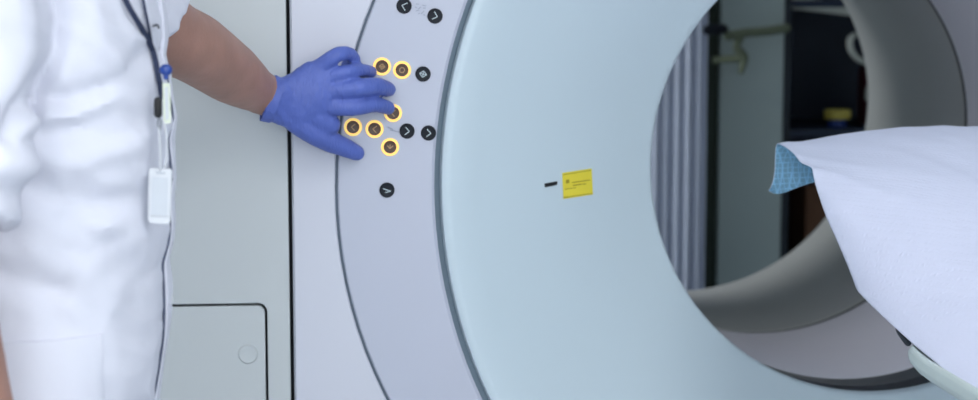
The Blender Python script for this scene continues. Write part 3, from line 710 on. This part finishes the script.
# ------------------------------------------------------------------ behind the scanner
YW = YF
ct = thing('pleated_curtain', 'bluish grey pleated curtain behind the scanner, left of the dark cabinet', 'curtain', (at(640, 200, 5.38).x, 5.38, 0))
x1 = at(705.5, 200, 5.38).x; x0 = x1 - .72; n = 240; zt = 2.45
fr = []; bkk = []
for i in range(n + 1):
    x = x0 + (x1 - x0) * i / n; ph = (x1 - x) / .0335 * 2 * pi
    y = 5.38 + .012 * sin(ph) + .003 * sin(ph * .37); fr.append((x, y)); bkk.append((x, y + .004))
ol = fr + bkk[::-1]
b = MB(); b.rings([[V((x, y, .03)) for x, y in ol], [V((x, y, 1.2)) for x, y in ol], [V((x, y, zt)) for x, y in ol]]); b.build('panel', M['curtain'], ct)
MB().box((x0 - .03, 5.365, zt), (x1 + .02, 5.40, zt + .03)).build('track', M['rim'], ct)
# dark green strip standing in for soft shade between curtain and door
a = at(706, 200, 5.47).x; b2 = at(716.5, 200, 5.47).x
struct(MB().box((a - .30, 5.47, 0), (b2, 5.99, 2.2)).build('shade_strip_1', M['green'], None, bevel=.003))
dr = struct(MB().box((b2 + .001, 5.45, .01), (at(782, 200, 5.45).x - .002, 5.50, 2.2)).build('door_1', M['door'], None, bevel=.003))
MB().box((b2 + .001, 5.502, 0), (at(782, 200, 5.45).x - .002, 5.99, 2.2)).build('door_return', M['door'], dr)
# soft olive shade on the door, modelled as bracket bars
br = thing('shade_bracket', 'olive bars standing for soft shade on the grey green door, with a dark end cap, beside the curtain', 'bracket', at(745, 40, 5.44))
MB().tube([at(728, 36, 5.34), at(745, 33, 5.38), at(768, 31, 5.41), at(786, 28, 5.44)], [.014] * 4, n=12).build('shade_bar', M['olive'], br)
MB().tube([at(740, 38, 5.37), at(737, 48, 5.37), at(744, 57, 5.38), at(741, 72, 5.38)], [.014, .012, .014, .008], n=12).build('shade_drop', M['olive'], br)
MB().tube([at(708, 30, 5.29), at(723, 29, 5.30)], [.016, .016], n=16).build('end_cap', M['btn'], br)
MB().tube([at(715, 60, 5.40), at(745, 58, 5.38)], [.012, .012], n=10).build('shade_cross', M['olive'], br)
MB().tube([at(723, 29, 5.30), at(730, 36, 5.34)], [.01, .012], n=10).build('shade_neck', M['olive'], br)
# open dark cabinet
YC = 5.45
cxl = at(782, 200, YC).x; cxr = cxl + .75
cb = thing('open_cabinet', 'dark open cabinet behind the scanner bore', 'cabinet', (cxl + .37, YC + .25, 0))
def bx(a, b_, n, m, p=cb, bev=.002): return MB().box(a, b_).build(n, m, p, bevel=bev)
ct_z = 2.2
bx((cxl, YC, 0), (cxl + .02, YF - .01, ct_z), 'side_panel', M['cabedge']); bx((cxr - .02, YC, 0), (cxr, YF - .01, ct_z), 'side_panel', M['cabedge'])
bx((cxl + .02, YF - .03, 0), (cxr - .02, YF - .01, ct_z), 'back_panel', M['cabinet']); bx((cxl, YC, ct_z), (cxr, YF - .01, ct_z + .02), 'top_panel', M['cabedge'])
szf = at(820, 137, YC + .02).z
s1 = at(820, 127, YC + .12).z
bx((cxl + .02, YC + .01, s1 - .022), (cxr - .02, YF - .03, s1), 'shelf', M['cabinet'])
s2 = at(820, 4, YC + .05).z
bx((cxl + .02, YC + .01, s2 - .01), (cxr - .02, YF - .03, s2 + .012), 'shelf', M['cabinet'])
MB().tube([at(789, 3, YC + .05), at(820, 6, YC + .04), at(860, 11, YC + .03)], [.02] * 3, n=10).build('edge_strip', M['cream'], cb)
bz = at(820, 226, YC + .1).z
bx((cxl + .02, YC + .01, .3), (cxr - .02, YF - .03, .32), 'shelf', M['cabinet'])
bt = thing('bottle', 'blue bottle with a yellow lid on the cabinet shelf', 'bottle', at(837, 129, YC + .12))
p = at(837, 127, YC + .12); 
def lathe(name, prof, c, m, parent, n=24): return MB().rings([[V((c.x + r * cos(2 * pi * k / n), c.y + r * sin(2 * pi * k / n), c.z + z)) for k in range(n)] for r, z in prof]).build(name, m, parent)
lathe('bottle_body', [(.026, 0), (.030, .003), (.030, .024), (.026, .026)], p, M['blue'], bt)
lathe('lid', [(.040, .026), (.042, .030), (.042, .052), (.038, .056)], p, M['lid'], bt)
b = MB().tube([at(870, 64, YC + .08), at(858, 59, YC + .07), at(851, 50, YC + .06), at(850, 40, YC + .06), at(854, 35, YC + .07)], [.008, .010, .011, .011, .009], n=12).build('coat_hook', M['cream'], None)
tag(b, 'curved cream hook hanging in the dark cabinet, above the bottle', 'hook')
b = MB(); a = at(861, 130, YC + .2)
b.rings([[V((a.x + dx * w_, a.y + dy * w_, z)) for dx, dy in ((0, -.03), (.02, -.05), (.05, -.03), (.07, -.05), (.12, -.03), (.12, .05), (0, .05))] for z, w_ in ((s1, 1), (s1 + .06, 1.05), (s1 + .16, .9), (s1 + .19, .7))])
tag(b.build('folded_cloth', M['red'], None, bevel=.006), 'dark red cloth bundle standing right of the bottle', 'cloth')
wz = at(868, 92, YC + .14)
tag(MB().tube([wz + V((0, 0, -.02)), wz + V((.004, 0, .01)), wz + V((.02, .0, .03))], [.01, .012, .01], n=12).build('cable_grip', M['cream'], None), 'small pale grip against the red cloth, by the bore edge', 'grip')
a = at(803, 250, YC + .12); c = at(835, 185, YC + .12)
bw = MB().box((a.x, YC + .10, .32), (a.x + .26, YC + .3, c.z)).build('cardboard_box', M['brown'], None, bevel=.004)
tag(bw, 'brown cardboard box low in the cabinet, under the curled paper corner', 'box')
# ------------------------------------------------------------------ colour management
S.view_settings.view_transform = 'Standard'; S.view_settings.look = 'None'; S.view_settings.gamma = 1; S.view_settings.exposure = -0.2
S.cycles.use_denoising = True; S.cycles.max_bounces = 8
